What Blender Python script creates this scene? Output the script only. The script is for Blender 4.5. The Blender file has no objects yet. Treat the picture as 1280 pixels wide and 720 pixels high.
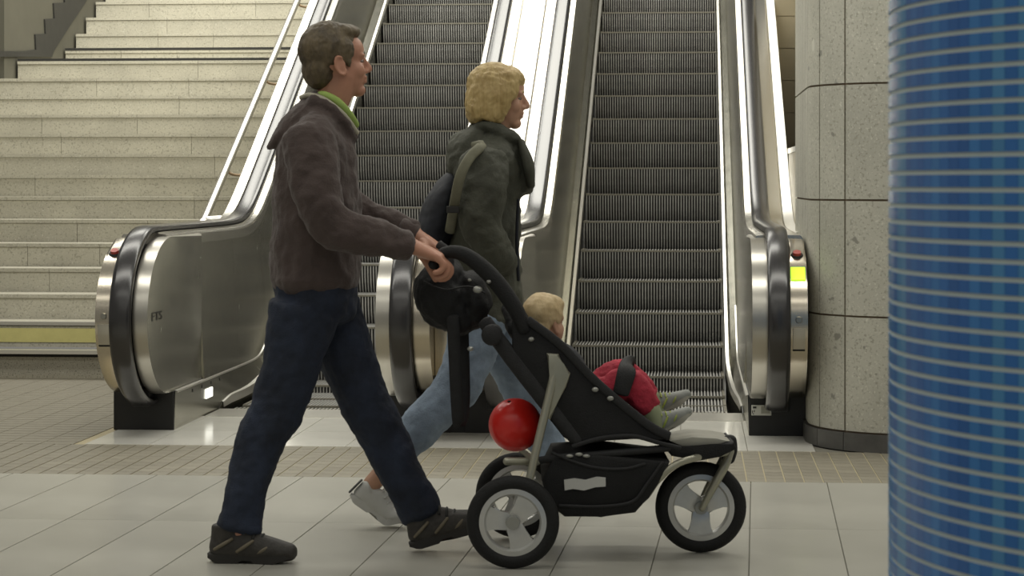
import bpy, bmesh, math, random
from mathutils import Vector, Matrix, noise
random.seed(7)
PI = math.pi
TH = math.radians(4.76)            # camera turns a little left of the hall's long axis
F, HZ, H = 2700.0, 228.0, 1.21     # focal length in px, horizon row, camera height
CT, ST = math.cos(TH), math.sin(TH)
scn = bpy.context.scene
C = scn.collection

# ------------------------------------------------------------------ camera
cam = bpy.data.cameras.new('camera'); camo = bpy.data.objects.new('camera', cam); C.objects.link(camo)
camo.location = (0, 0, H); camo.rotation_euler = (PI/2, 0, TH)
cam.sensor_width = 36; cam.lens = F/1280*36; cam.shift_y = -(360-HZ)/1280
cam.clip_start = .1; cam.clip_end = 100
cam.dof.use_dof = True; cam.dof.focus_distance = 10.5; cam.dof.aperture_fstop = 12
scn.camera = camo
# ------------------------------------------------------------------ world, lamps, exposure
w = bpy.data.worlds.new('hall'); scn.world = w; w.use_nodes = True
w.node_tree.nodes['Background'].inputs[0].default_value = (1.0, .97, .86, 1)
w.node_tree.nodes['Background'].inputs[1].default_value = .20
def area(name, loc, sx, sy, energy, rot=(0,0,0), col=(1,.975,.885)):
    l = bpy.data.lights.new(name, 'AREA'); l.shape = 'RECTANGLE'; l.size = sx; l.size_y = sy
    l.energy = energy; l.color = col
    o = bpy.data.objects.new(name, l); C.objects.link(o); o.location = loc; o.rotation_euler = rot
    return o
SLOPE = .5313
INC = math.atan(SLOPE)
for k, (x, e, wd) in enumerate(((-4.2, 330, 2.2), (-1.3, 360, 2.4))):          # luminaire rows over the stairs and over the escalators
    area('shaft_light', (x, 17.4, 6.4), wd, 7.5, e, (INC, 0, 0))
for y, e in ((1.0, 26), (3.6, 22), (6.2, 38), (8.7, 85), (11.2, 105)):                     # luminaire rows across the concourse; two nearest are unseen extras lighting column and people
    area('concourse_light', (-1.0, y, 3.6), 7.5, .5, e)
vs = scn.view_settings
vs.view_transform = 'Standard'; vs.look = 'None'; vs.gamma = 1; vs.use_curve_mapping = False; vs.exposure = 0.0

# ------------------------------------------------------------------ helpers
def at(px, py, D):
    u = (px-640)/F*D
    return Vector((u*CT-D*ST, u*ST+D*CT, H-(py-HZ)*D/F))
def cl(px, py, D):                  # the same in camera-aligned metres (right, away, up)
    return Vector(((px-640)/F*D, D, H-(py-HZ)*D/F))
def props(o, label=None, cat=None, group=None, kind=None):
    if label: o['label'] = label
    if cat: o['category'] = cat
    if group: o['group'] = group
    if kind: o['kind'] = kind
    return o
def empty(name, loc, rz=0.0, parent=None):
    o = bpy.data.objects.new(name, None); C.objects.link(o); o.location = loc; o.rotation_euler = (0,0,rz)
    o.empty_display_size = .1
    if parent: o.parent = parent
    return o
def link(name, me, parent=None, loc=None):
    o = bpy.data.objects.new(name, me); C.objects.link(o)
    if parent: o.parent = parent
    if loc is not None: o.location = loc
    return o
def smooth(me, angle=None):
    for p in me.polygons: p.use_smooth = True
    if angle is not None:
        me.set_sharp_from_angle(angle=math.radians(angle))
def obj(name, bm, mat, parent=None, sm=None, loc=None):
    bmesh.ops.recalc_face_normals(bm, faces=bm.faces[:])
    me = bpy.data.meshes.new(name); bm.to_mesh(me); bm.free()
    for m in (mat if isinstance(mat, (list, tuple)) else [mat]): me.materials.append(m)
    if sm is not None: smooth(me, sm)
    return link(name, me, parent, loc)
def box(bm, a, b, mi=0, bev=0):
    x0,y0,z0 = a; x1,y1,z1 = b
    v = [bm.verts.new(p) for p in ((x0,y0,z0),(x1,y0,z0),(x1,y1,z0),(x0,y1,z0),(x0,y0,z1),(x1,y0,z1),(x1,y1,z1),(x0,y1,z1))]
    fs = [bm.faces.new([v[i] for i in q]) for q in ((3,2,1,0),(4,5,6,7),(0,1,5,4),(1,2,6,5),(2,3,7,6),(3,0,4,7))]
    for f in fs: f.material_index = mi
    if bev:
        es = list({e for f in fs for e in f.edges})
        r = bmesh.ops.bevel(bm, geom=es, offset=bev, segments=2, affect='EDGES', profile=.6)
        for f in r['faces']: f.material_index = mi
    return v
def newbox(name, a, b, mat, parent=None, bev=0, loc=None):
    bm = bmesh.new(); box(bm, a, b, 0, bev); return obj(name, bm, mat, parent, None, loc)
def prism(bm, poly, axis, a, b, bev=0, seg=2):
    """poly = list of 2-D points; axis 'x': poly is (y,z); axis 'y': poly is (x,z)"""
    def P(p, t): return (t, p[0], p[1]) if axis == 'x' else ((p[0], t, p[1]) if axis == 'y' else (p[0], p[1], t))
    A = [bm.verts.new(P(p, a)) for p in poly]; B = [bm.verts.new(P(p, b)) for p in poly]
    n = len(poly); fs = [bm.faces.new(A), bm.faces.new(B[::-1])]
    for i in range(n): fs.append(bm.faces.new((A[i], B[i], B[(i+1)%n], A[(i+1)%n])))
    if bev:
        es = [e for e in (fs[0].edges[:] + fs[1].edges[:])]
        bmesh.ops.bevel(bm, geom=es, offset=bev, segments=seg, affect='EDGES', profile=.5)
def catmull(pts, n=6):
    P = [Vector(p) if not isinstance(p, (int, float)) else p for p in pts]
    if len(P) < 3: 
        return [P[0].lerp(P[-1], i/n) if not isinstance(P[0], (int,float)) else P[0]+(P[-1]-P[0])*i/n for i in range(n+1)]
    Q = [P[0]*2-P[1]] + P + [P[-1]*2-P[-2]]
    out = []
    for i in range(1, len(Q)-2):
        for k in range(n):
            t = k/n
            a,b,c,d = Q[i-1],Q[i],Q[i+1],Q[i+2]
            out.append((b*2 + (c-a)*t + (a*2-b*5+c*4-d)*t*t + (b*3-a-c*3+d)*t**3)*.5)
    out.append(P[-1]); return out
def tube(bm, pts, rads, seg=14, n=5, cap=.8, ref=(0,1,0), mi=0):
    """loft of (in-plane, depth) ellipses along a smooth path, rounded ends"""
    pts = [Vector(p) for p in pts]
    if isinstance(rads, (int, float)): rads = [rads]*len(pts)
    rads = [r if isinstance(r, tuple) else (r, r) for r in rads]
    pp = catmull(pts, n) if n > 1 else pts
    ra = catmull([Vector((r[0], r[1], 0)) for r in rads], n) if n > 1 else [Vector((r[0], r[1], 0)) for r in rads]
    T = []
    for i in range(len(pp)):
        a = pp[max(i-1, 0)]; b = pp[min(i+1, len(pp)-1)]; T.append((b-a).normalized())
    rings = []
    if cap:
        t = T[0]; r = ra[0]; m = min(r.x, r.y)*cap
        st = [(pp[0]-t*m*.98, r*.2), (pp[0]-t*m*.75, r*.66), (pp[0]-t*m*.4, r*.9)]
        t2 = T[-1]; r2 = ra[-1]; m2 = min(r2.x, r2.y)*cap
        en = [(pp[-1]+t2*m2*.4, r2*.9), (pp[-1]+t2*m2*.75, r2*.66), (pp[-1]+t2*m2*.98, r2*.2)]
        seq = [(p, r, T[0]) for p, r in st] + list(zip(pp, ra, T)) + [(p, r, T[-1]) for p, r in en]
    else: seq = list(zip(pp, ra, T))
    rf = Vector(ref)
    for p, r, t in seq:
        q = rf - t*rf.dot(t)
        if q.length < .05: q = Vector((0,0,1)) - t*t.z
        if q.length < .05: q = Vector((1,0,0)) - t*t.x
        e2 = q.normalized(); e1 = e2.cross(t).normalized()
        rings.append([bm.verts.new(p + e1*(r.x*math.cos(2*PI*k/seg)) + e2*(r.y*math.sin(2*PI*k/seg))) for k in range(seg)])
    for A, B in zip(rings, rings[1:]):
        for k in range(seg):
            f = bm.faces.new((A[k], A[(k+1)%seg], B[(k+1)%seg], B[k])); f.material_index = mi
    for R_ in (rings[0], rings[-1][::-1]):
        f = bm.faces.new(R_[::-1]); f.material_index = mi
def ell(bm, c, r, rot=None, u=20, v=12):
    M = Matrix.Translation(Vector(c)) @ (rot.to_4x4() if rot else Matrix.Identity(4)) @ Matrix.Diagonal((r[0], r[1], r[2], 1))
    bmesh.ops.create_uvsphere(bm, u_segments=u, v_segments=v, radius=1, matrix=M)
def solid(name, fn, mat, parent=None, voxel=.006, it=4, disp=None, loc=None, fac=.5, dec=None):
    """union of overlapping closed shapes as one continuous skin"""
    bm = bmesh.new(); fn(bm); bmesh.ops.recalc_face_normals(bm, faces=bm.faces[:])
    me = bpy.data.meshes.new('tmp'); bm.to_mesh(me); bm.free()
    o = bpy.data.objects.new('tmp', me); C.objects.link(o)
    m = o.modifiers.new('r', 'REMESH'); m.mode = 'VOXEL'; m.voxel_size = voxel; m.use_smooth_shade = True
    m = o.modifiers.new('s', 'SMOOTH'); m.iterations = it; m.factor = fac
    for d in (disp or []):
        t = bpy.data.textures.new('t', 'CLOUDS'); t.noise_scale = d[0]; t.noise_depth = 2
        m = o.modifiers.new('d', 'DISPLACE'); m.texture = t; m.strength = d[1]; m.mid_level = .5; m.texture_coords = 'LOCAL'
    if dec:
        m = o.modifiers.new('c', 'DECIMATE'); m.ratio = dec
    bpy.context.view_layer.update()
    dg = bpy.context.evaluated_depsgraph_get()
    me2 = bpy.data.meshes.new_from_object(o.evaluated_get(dg))
    bpy.data.objects.remove(o); bpy.data.meshes.remove(me)
    me2.name = name; me2.materials.clear(); me2.materials.append(mat); smooth(me2)
    return link(name, me2, parent, loc)
def sweep(bm, prof, path, x0=0.0, sgn=1, closed=True, mi=0):
    """prof = (x, normal offset) points; path = (y, z) points"""
    n = len(path); rows = []
    for i, (y, z) in enumerate(path):
        a = path[max(i-1, 0)]; b = path[min(i+1, n-1)]
        ty, tz = b[0]-a[0], b[1]-a[1]; l = math.hypot(ty, tz) or 1
        ny, nz = -tz/l, ty/l
        rows.append([bm.verts.new((x0+sgn*px, y+ny*pn, z+nz*pn)) for px, pn in prof])
    m = len(prof)
    for A, B in zip(rows, rows[1:]):
        for k in range(m if closed else m-1):
            f = bm.faces.new((A[k], A[(k+1)%m], B[(k+1)%m], B[k])); f.material_index = mi
    if closed:
        bm.faces.new(rows[0]); bm.faces.new(rows[-1][::-1])

# ------------------------------------------------------------------ materials
MATS = {}
def mat(name, col, rough=.6, metal=0.0, var=0.0, vscale=20, bump=0.0, bscale=80, stretch=(1,1,1), spec=.5, col2=None, aniso=0, rvar=0, emit=None, estr=0, sheen=0, trans=0, objrand=0):
    m = bpy.data.materials.new(name); m.use_nodes = True; nt = m.node_tree; b = nt.nodes['Principled BSDF']
    b.inputs['Base Color'].default_value = (*col, 1); b.inputs['Roughness'].default_value = rough
    b.inputs['Metallic'].default_value = metal; b.inputs['Specular IOR Level'].default_value = spec
    if sheen: b.inputs['Sheen Weight'].default_value = sheen
    if emit: b.inputs['Emission Color'].default_value = (*emit, 1); b.inputs['Emission Strength'].default_value = estr
    tc = nt.nodes.new('ShaderNodeTexCoord'); mp = nt.nodes.new('ShaderNodeMapping'); mp.inputs['Scale'].default_value = stretch
    nt.links.new(tc.outputs['Object'], mp.inputs['Vector'])
    src = None
    if var or col2:
        n = nt.nodes.new('ShaderNodeTexNoise'); n.inputs['Scale'].default_value = vscale; n.inputs['Detail'].default_value = 6; n.inputs['Roughness'].default_value = .65
        nt.links.new(mp.outputs[0], n.inputs['Vector'])
        r = nt.nodes.new('ShaderNodeValToRGB'); r.color_ramp.elements[0].position = .32; r.color_ramp.elements[1].position = .68
        c2 = col2 or tuple(min(1, c*(1+var)) for c in col); c1 = col if col2 else tuple(c*(1-var) for c in col)
        r.color_ramp.elements[0].color = (*c1, 1); r.color_ramp.elements[1].color = (*c2, 1)
        nt.links.new(n.outputs['Fac'], r.inputs['Fac']); src = r.outputs['Color']
        nt.links.new(src, b.inputs['Base Color'])
        if rvar:
            mr = nt.nodes.new('ShaderNodeMapRange'); mr.inputs['To Min'].default_value = rough-rvar; mr.inputs['To Max'].default_value = rough+rvar
            nt.links.new(n.outputs['Fac'], mr.inputs['Value']); nt.links.new(mr.outputs[0], b.inputs['Roughness'])
    if objrand:
        oi = nt.nodes.new('ShaderNodeObjectInfo'); mr = nt.nodes.new('ShaderNodeMapRange')
        mr.inputs['To Min'].default_value = 1-objrand; mr.inputs['To Max'].default_value = 1+objrand
        nt.links.new(oi.outputs['Random'], mr.inputs['Value'])
        mx = nt.nodes.new('ShaderNodeMix'); mx.data_type = 'RGBA'; mx.blend_type = 'MULTIPLY'; mx.inputs[0].default_value = 1
        if src: nt.links.new(src, mx.inputs[6])
        else: mx.inputs[6].default_value = (*col, 1)
        cb = nt.nodes.new('ShaderNodeCombineColor')
        for i in range(3): nt.links.new(mr.outputs[0], cb.inputs[i])
        nt.links.new(cb.outputs[0], mx.inputs[7]); nt.links.new(mx.outputs[2], b.inputs['Base Color'])
    if bump:
        n2 = nt.nodes.new('ShaderNodeTexNoise'); n2.inputs['Scale'].default_value = bscale; n2.inputs['Detail'].default_value = 4
        nt.links.new(mp.outputs[0], n2.inputs['Vector'])
        bp = nt.nodes.new('ShaderNodeBump'); bp.inputs['Strength'].default_value = bump; bp.inputs['Distance'].default_value = .01
        nt.links.new(n2.outputs['Fac'], bp.inputs['Height']); nt.links.new(bp.outputs[0], b.inputs['Normal'])
    MATS[name] = m; return m
def speckle(name, base, dark, light, scale=160, rough=.5, objrand=.05, spots=0):
    """granite / terrazzo: fine grains of three tones"""
    m = mat(name, base, rough, var=.10, vscale=3, objrand=0); nt = m.node_tree; b = nt.nodes['Principled BSDF']
    src = b.inputs['Base Color'].links[0].from_socket
    tc = next(n for n in nt.nodes if n.type == 'TEX_COORD')
    def layer(src, sc, lo, hi, col):
        n = nt.nodes.new('ShaderNodeTexNoise'); n.inputs['Scale'].default_value = sc; n.inputs['Detail'].default_value = 2
        nt.links.new(tc.outputs['Object'], n.inputs['Vector'])
        mr = nt.nodes.new('ShaderNodeMapRange'); mr.inputs['From Min'].default_value = lo; mr.inputs['From Max'].default_value = hi
        nt.links.new(n.outputs['Fac'], mr.inputs['Value'])
        mx = nt.nodes.new('ShaderNodeMix'); mx.data_type = 'RGBA'; mx.inputs[7].default_value = (*col, 1)
        nt.links.new(mr.outputs[0], mx.inputs[0]); nt.links.new(src, mx.inputs[6]); return mx.outputs[2]
    src = layer(src, scale, .56, .66, dark); src = layer(src, scale*1.3, .60, .72, light)
    if spots: src = layer(src, spots, .70, .73, tuple(c*.55 for c in base)); src = layer(src, spots*.8, .72, .75, light)
    oi = nt.nodes.new('ShaderNodeObjectInfo'); mr = nt.nodes.new('ShaderNodeMapRange'); mr.inputs['To Min'].default_value = 1-objrand; mr.inputs['To Max'].default_value = 1+objrand
    nt.links.new(oi.outputs['Random'], mr.inputs['Value']); cb = nt.nodes.new('ShaderNodeCombineColor')
    for i in range(3): nt.links.new(mr.outputs[0], cb.inputs[i])
    mx = nt.nodes.new('ShaderNodeMix'); mx.data_type = 'RGBA'; mx.blend_type = 'MULTIPLY'; mx.inputs[0].default_value = 1
    nt.links.new(src, mx.inputs[6]); nt.links.new(cb.outputs[0], mx.inputs[7]); nt.links.new(mx.outputs[2], b.inputs['Base Color'])
    return m
steel = mat('brushed_steel', (.52,.50,.45), .30, 1, var=.07, vscale=30, stretch=(40,.6,40), rvar=.05)
steel_panel = mat('panel_steel', (.43,.42,.36), .25, 1, var=.06, vscale=12, stretch=(1,1,1), rvar=.06, objrand=.05)
steel_deck = mat('deck_steel', (.66,.64,.58), .24, 1)
steel_rim = mat('rim_steel', (.58,.53,.44), .22, 1, var=.08, vscale=20, stretch=(60,1,1))
alu = mat('aluminium_strip', (.80,.78,.72), .32, .9)
rubber = mat('handrail_rubber', (.014,.013,.014), .26, spec=.95)
black = mat('black_enamel', (.006,.006,.006), .45, var=.2, vscale=30)
rib_m = mat('step_rib', (.44,.435,.415), .5, .45, var=.18, vscale=9, objrand=.06)
groove_m = mat('step_groove', (.012,.011,.010), .8)
nose_m = mat('step_nose', (.26,.245,.20), .45, .5, var=.15, vscale=30)
granite = speckle('stair_granite', (.52,.495,.405), (.36,.34,.27), (.66,.64,.56), 75, .42, .04)
granite_dark = speckle('kerb_granite', (.33,.31,.25), (.14,.13,.10), (.50,.48,.40), 110, .6, .04)
yellow = mat('yellow_paint', (.72,.66,.26), .55, var=.06, vscale=12)
dark_wall = mat('grey_wall', (.105,.10,.075), .7, var=.08, vscale=3)
dark_trim = mat('dark_stringer', (.030,.029,.026), .6, var=.15, vscale=12)
floor_slab = mat('floor_slab', (.43,.42,.37), .30, var=.07, vscale=2.5, objrand=.045, spec=.45, bump=.02, bscale=15, rvar=.06)
floor_joint = mat('floor_joint', (.215,.205,.17), .8)
apron_m = mat('apron_stone', (.80,.785,.72), .15, var=.05, vscale=4, objrand=.05, spec=.6)  # pale stone, whitened further to carry the reflection of the lit stair shaft
paver_m = mat('paver', (.25,.228,.175), .55, var=.12, vscale=18, objrand=.10)
paver_joint = mat('paver_joint', (.46,.40,.26), .8)
pill_m = speckle('pillar_stone', (.45,.44,.375), (.33,.32,.265), (.60,.59,.51), 75, .5, .06, spots=13)
pill_joint = mat('pillar_joint', (.19,.145,.10), .85)
pill_base = mat('pillar_base', (.085,.083,.078), .45, var=.2, vscale=14)
beige_tile = mat('beige_tile', (.52,.46,.33), .45, var=.05, vscale=5, objrand=.05)
plain_wall = mat('plain_cladding', (.55,.50,.38), .45, var=.04, vscale=4)
grout_m = mat('mosaic_grout', (.68,.76,.70), .7)
glass_sign = mat('lit_sign', (.9,.9,.8), .4, emit=(1,1,.92), estr=1.6)
green_lit = mat('green_indicator', (.5,.9,.05), .4, emit=(.55,1.0,.03), estr=1.15)
red_btn = mat('red_button', (.42,.06,.045), .35)
ink = mat('black_ink', (.02,.02,.018), .6)
white_pl = mat('white_plate', (.55,.55,.50), .4)
grey_pl = mat('grey_print', (.30,.30,.25), .5)

# ------------------------------------------------------------------ floor
bm = bmesh.new(); box(bm, (-9, 2, -.2), (4, 11.42, -.006)); box(bm, (-9, 11.42, -.2), (-2.77, 14, -.006)); box(bm, (.52, 11.42, -.2), (4, 14, -.006))
floor = obj('floor', bm, floor_joint); props(floor, kind='structure')
W_, GAP = .305, .004
mesh = None
for j in range(5):
    y1 = 8.78 - j*1.18; y0 = y1-1.18
    for i in range(-14, 7):
        x0 = .175 + i*W_ + .03*((y0+y1)/2-6.7)
        if mesh is None:
            bm = bmesh.new(); a, b_, sk = W_/2-GAP/2, .59-GAP/2*.5, .03*.59
            q = [bm.verts.new(p) for p in ((-a-sk,-b_,-.006),(a-sk,-b_,-.006),(a+sk,b_,-.006),(-a+sk,b_,-.006),(-a-sk,-b_,0),(a-sk,-b_,0),(a+sk,b_,0),(-a+sk,b_,0))]
            for f in ((4,5,6,7),(0,1,5,4),(1,2,6,5),(2,3,7,6),(3,0,4,7)): bm.faces.new([q[k] for k in f])
            o = obj('floor_tile', bm, floor_slab, floor); mesh = o.data
        else: o = link('floor_tile', mesh, floor)
        o.location = (x0+W_/2, (y0+y1)/2, 0)
# brick pavers: the strip in front of the escalators and the field before the stairs
pw, pl_ = .077, .100
bm = bmesh.new(); box(bm, (-pw/2+.003, -pl_/2+.0015, -.006), (pw/2-.003, pl_/2-.0015, .0)); o = obj('paver', bm, paver_m, floor); pm = o.data
bpy.data.objects.remove(o)
cells = []
for j in range(10):
    for i in range(-62, 30):
        cells.append((.03+i*pw, 8.78+pl_*(j+.5)))
vis = [c for c in cells if -2.75 < c[0] < 1.12]
vis.sort(key=lambda c: c[1]); near = set(vis[:300])
for c in vis[:300]:
    o = link('paver', pm, floor); o.location = (c[0], c[1], 0)
bm = bmesh.new()
for c in cells:
    if c in near: continue
    box(bm, (c[0]-pw/2+.003, c[1]-pl_/2+.0015, -.006), (c[0]+pw/2-.003, c[1]+pl_/2-.0015, .0))
for j in range(33):
    for i in range(44):
        x = -2.85-pl_*(i+.5)*1.6; y = 9.78+pl_*(j+.5)
        box(bm, (x-pl_*.8+.002, y-pl_/2+.004, -.006), (x+pl_*.8-.002, y+pl_/2-.004, .0))
o = obj('paver_field', bm, paver_m, floor); props(o, kind='stuff')
bm = bmesh.new(); box(bm, (-4.8, 8.775, -.006), (2.35, 9.785, -.003)); box(bm, (-9, 9.785, -.006), (-2.8, 13.12, -.003))
obj('paver_joint_bed', bm, paver_joint, floor)
# pale stone apron at the foot of the escalators
for j, (y0, y1) in enumerate(((9.785, 10.36), (10.36, 11.02))):
    for i in range(11):
        x0 = -2.80+i*.305
        newbox('apron_slab', (-.1505, -(y1-y0)/2+.002, -.006), (.1505, (y1-y0)/2-.002, .001), apron_m, floor, loc=(x0+.1525, (y0+y1)/2, 0))

# ------------------------------------------------------------------ stairs
R_, RUN = .156, .325
YN, ZN = 13.06, .172
stairs = empty('stairs', (-4.15, 13.1, 0)); props(stairs, kind='structure')
ox, oy = -4.15, 13.1
XL, XR = -5.5, -2.76
def slab(name, a, b, m): return newbox(name, (a[0]-ox, a[1]-oy, a[2]), (b[0]-ox, b[1]-oy, b[2]), m, stairs)
newb = slab
slab('kerb', (XL-3, 13.1, -.1), (XR, 13.45, .128), granite_dark)
slab('nosing_shadow', (XL-3, 13.12, .128), (XR, 13.45, .15), dark_trim)  # dark strip standing in for the shadow under the nosing overhang
slab('nosing_strip', (XL-3, 13.045, .15), (XR, 13.12, .175), alu)
steps = []
y, z = YN, ZN
for n in range(1, 30):
    y += RUN; z += R_
    if n == 14: y += 1.03
    if n >= 14: z += .014
    steps.append((n, y, z))
for n, y, z in steps:
    if n == 1:
        slab('riser_slab', (XL-3, y+.004, z-R_-.005), (XR, y+.3, z-.027), granite)
        slab('yellow_stripe', (XL-3, y-.002, z-R_+.026), (XR, y+.01, z-.042), yellow)
        slab('nosing_strip', (XL-3, y-.012, z-.022), (XR, y+.03, z), alu)
        slab('tread', (XL-3, y+.03, z-.03), (XR, y+.34, z-.002), granite); continue
    cuts = [XL] + sorted(random.Random(n*3+1).sample([-5.0+.25*k for k in range(8)], 2)) + [XR]
    if cuts[2]-cuts[1] < .5: cuts.pop(2)
    dep = 1.03+RUN if n == 13 else RUN
    if n == 14: slab('dark_edge_strip', (XL, y-.014, z-.001), (XR, y+.05, z+.022), dark_trim)  # dark strip along the top edge of this step
    if n == 13: slab('dark_edge_strip', (XL, y+.0, z-.001), (XR, y+.06, z+.022), dark_trim)  # dark strip along the landing edge
    for a, b_ in zip(cuts, cuts[1:]):
        a2 = a-3 if (a == XL and n < 13) else a
        slab('stair_slab', (a2+.0015, y, z-R_-.004), (b_-.0015, y+dep+.02, z-.026), granite)
        slab('tread_slab', (a2+.0015, y-.012, z-.024), (b_-.0015, y+dep+.01, z), granite)
# wall beside the upper flight with its stepped dark stringer
def onx(px, py, X):                 # pixel -> (Y, Z) on the plane of constant X
    D = (F/CT)*X/(px-640-F*math.tan(TH)); p = at(px, py, D); return (p.y, p.z)
wl = newbox('wall_left', (-.15, 0, 0), (0, 9, 5.5), dark_wall, loc=(XL-.02, 17.0, 0)); props(wl, kind='structure')
wl2 = newbox('wall_left_return', (-4, 0, 0), (0, .15, 5.5), dark_wall, loc=(XL-.17, 21.5, 0)); props(wl2, kind='structure')
wb_ = newbox('unseen_wall_back', (-8, 0, 2.5), (4, .2, 9), dark_wall, loc=(0, 24.5, 0)); props(wb_, kind='structure')  # unseen dark wall, added to dim what the steel panels mirror
# ------------------------------------------------------------------ escalators
NY, NZ = 13.1, .425                 # one step nose on the right-hand escalator
def zn(y):
    t = (y-12.30)/.16
    return SLOPE*.16*(math.log1p(math.exp(t)) if t < 30 else t)
def zl(y):                          # skirt ledge
    a, b_ = .185, zn(y)+.085; k = .05
    return .5*(a+b_+math.sqrt((a-b_)**2+k*k))
YF, RY, RZ = 10.35, .50, .405       # newel ellipse
ZT = .968
YB = 12.55                          # the deck's flat run meets the incline here
def deck_path(y_end=20.0):
    pts = [(YF+.25*k, ZT) for k in range(0, 7)]           # flat run
    yb = YB
    for k in range(13):                                    # bend
        y = 12.10 + k*.085
        t = (y-yb)/.13; pts.append((y, ZT+SLOPE*.13*math.log1p(math.exp(t))))
    y = pts[-1][0]
    while y < y_end:
        y += .5; pts.append((y, ZT+SLOPE*(y-yb)))
    return pts
def newel_path(n=22, a0=-92, dr=0.0):
    out = []
    for k in range(n+1):
        a = math.radians(a0 + (90-a0)*k/n)
        out.append((YF-(RY+dr)*math.cos(a), ZT-RZ+(RZ+dr)*math.sin(a)))
    return out
DECK = deck_path()
HW = .45
def unit(root, s, c, kind):
    """one balustrade; s = side (-1 left, +1 right) of the escalator whose axis is x = c"""
    # deck
    bm = bmesh.new()
    sweep(bm, [(.560,-.07),(.560,-.022),(.568,-.012),(.603,-.008),(.603,.0),(.707,.0),(.707,-.008),(.775,-.010),(.785,-.022),(.785,-.07)], DECK, c, s)
    obj('deck', bm, steel_deck, root, 30)
    # handrail belt runs round the newel and up
    bm = bmesh.new()
    prof = [(.612,.0),(.603,.008),(.604,.020),(.612,.029),(.626,.033),(.655,.0345),(.684,.033),(.698,.029),(.706,.020),(.707,.008),(.698,.0)]
    sweep(bm, prof, newel_path(28)[:-1]+DECK, c, s)
    obj('handrail', bm, rubber, root, 50)
    # newel: inner and outer cheeks, drum between
    def cheek(x0, x1, dr, ye, m, name, par, bev):
        arc = newel_path(30, -90, dr)
        poly = arc + [(ye, ZT+dr-.0), (ye, ZT-2*RZ-dr+.0)]
        poly = [(y, max(z, .19)) for y, z in poly]
        bm = bmesh.new(); prism(bm, poly, 'x', c+s*x0, c+s*x1, bev, 3)
        bm.normal_update()
        for f in bm.faces:
            if isinstance(m, list) and abs(f.normal.x) > .97: f.material_index = 1
        return obj(name, bm, m, par, 35)
    n = cheek(.535, .606, -.022, 11.0, [steel, steel_panel], 'newel', root, .012)
    cheek(.600, .715, -.06, 11.0, black, 'newel_drum', root, 0)
    # outer cheek: control strip, chamfered at the top
    arc = newel_path(30, -90, -.03)
    bm = bmesh.new()
    poly = [(y, max(z, .19)) for y, z in arc if z < .885] + [(YF-.13, .940), (YF+.5, .952), (YF+.5, .19)]
    prism(bm, poly, 'x', c+s*.704, c+s*.785, .014, 3); st = obj('control_strip', bm, steel_rim, n, 35)
    def onstrip(zc, h, wdt, thick, m, name, rnd=False):
        a = math.asin((zc-(ZT-RZ))/(RZ-.03)); yc = YF-(RY-.03)*math.cos(a)
        nrm = Vector((0, -math.cos(a)/(RY-.03), math.sin(a)/(RZ-.03))).normalized()
        bm = bmesh.new()
        if rnd:
            bmesh.ops.create_cone(bm, cap_ends=True, segments=20, radius1=wdt/2, radius2=wdt/2*.85, depth=thick)
        else: box(bm, (-wdt/2, -h/2, -thick/2), (wdt/2, h/2, thick/2), 0, .002)
        up = Vector((0, nrm.z, -nrm.y)); M = Matrix((Vector((1,0,0)), up, nrm)).transposed().to_4x4()
        M = Matrix.Translation((c+s*.745, yc, zc)) @ M
        bm.transform(Matrix.Translation(nrm*(thick*.35)) @ M)
        return obj(name, bm, m, n, 40)
    if kind in ('left', 'right'):
        onstrip(.872, .05, .044, .022, red_btn, 'stop_button', True)
        onstrip(.872, .06, .060, .008, ink, 'button_ring', True)
        onstrip(.50, .10, .056, .004, steel, 'service_flap')
        onstrip(.447, .008, .056, .006, black, 'flap_slot')
        onstrip(.585, .03, .032, .005, steel_panel, 'key_switch', True)
    if kind == 'right':
        onstrip(.79, .078, .066, .006, green_lit, 'direction_light')
    # black plinth under the newel
    bm = bmesh.new(); xa, xb = sorted((c+s*.531, c+s*.83)); box(bm, (xa, 10.37, 0), (xb, 10.62, .19), 0, .004)
    box(bm, (c+s*.677-.045, 10.30, .12), (c+s*.677+.045, 10.40, .21), 0, .01)
    pl = obj('plinth', bm, black, root)
    if kind == 'right':
        bm = bmesh.new(); box(bm, (xa+.012, 10.364, .098), (xa+.107, 10.371, .148), 0, .003); pt = obj('sign_plate', bm, white_pl, pl)
        bm = bmesh.new(); box(bm, (xa+.019, 10.3625, .132), (xa+.036, 10.365, .141)); box(bm, (xa+.015, 10.3625, .110), (xa+.019, 10.365, .122)); box(bm, (xa+.017, 10.3625, .104), (xa+.024, 10.365, .108)); box(bm, (xa+.024, 10.3625, .114), (xa+.028, 10.365, .124)); obj('plate_print', bm, ink, pl)
        bm = bmesh.new(); box(bm, (xa+.058, 10.363, .108), (xa+.10, 10.3645, .142)); obj('plate_grey_block', bm, grey_pl, pl)  # grey printed block on the sign plate
    # skirt plate, curved bright strip, ledge and leaning inner panels
    Y0, Y1 = 10.62, 20.0
    ys = [10.385+.08*k for k in range(42)]; ys = [y for y in ys if y < 13.6]+[13.6+.8*k for k in range(9)]
    bm = bmesh.new()
    xs = c+s*(HW+.008); xl = c+s*.527
    def quadstrip(bm, f0, f1, ys):
        A = [bm.verts.new(f0(y)) for y in ys]; B = [bm.verts.new(f1(y)) for y in ys]
        for i in range(len(ys)-1): bm.faces.new((A[i], A[i+1], B[i+1], B[i]))
    t_in = lambda y: c+s*(.527-(.527-HW-.008)*min(1, max(0, (y-11.3)/1.2)))
    quadstrip(bm, lambda y: (t_in(y), y, min(-.0, zn(y)-.25)), lambda y: (t_in(y), y, zn(y)*1.0+.035 if y > 11.4 else .0), ys)
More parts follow.
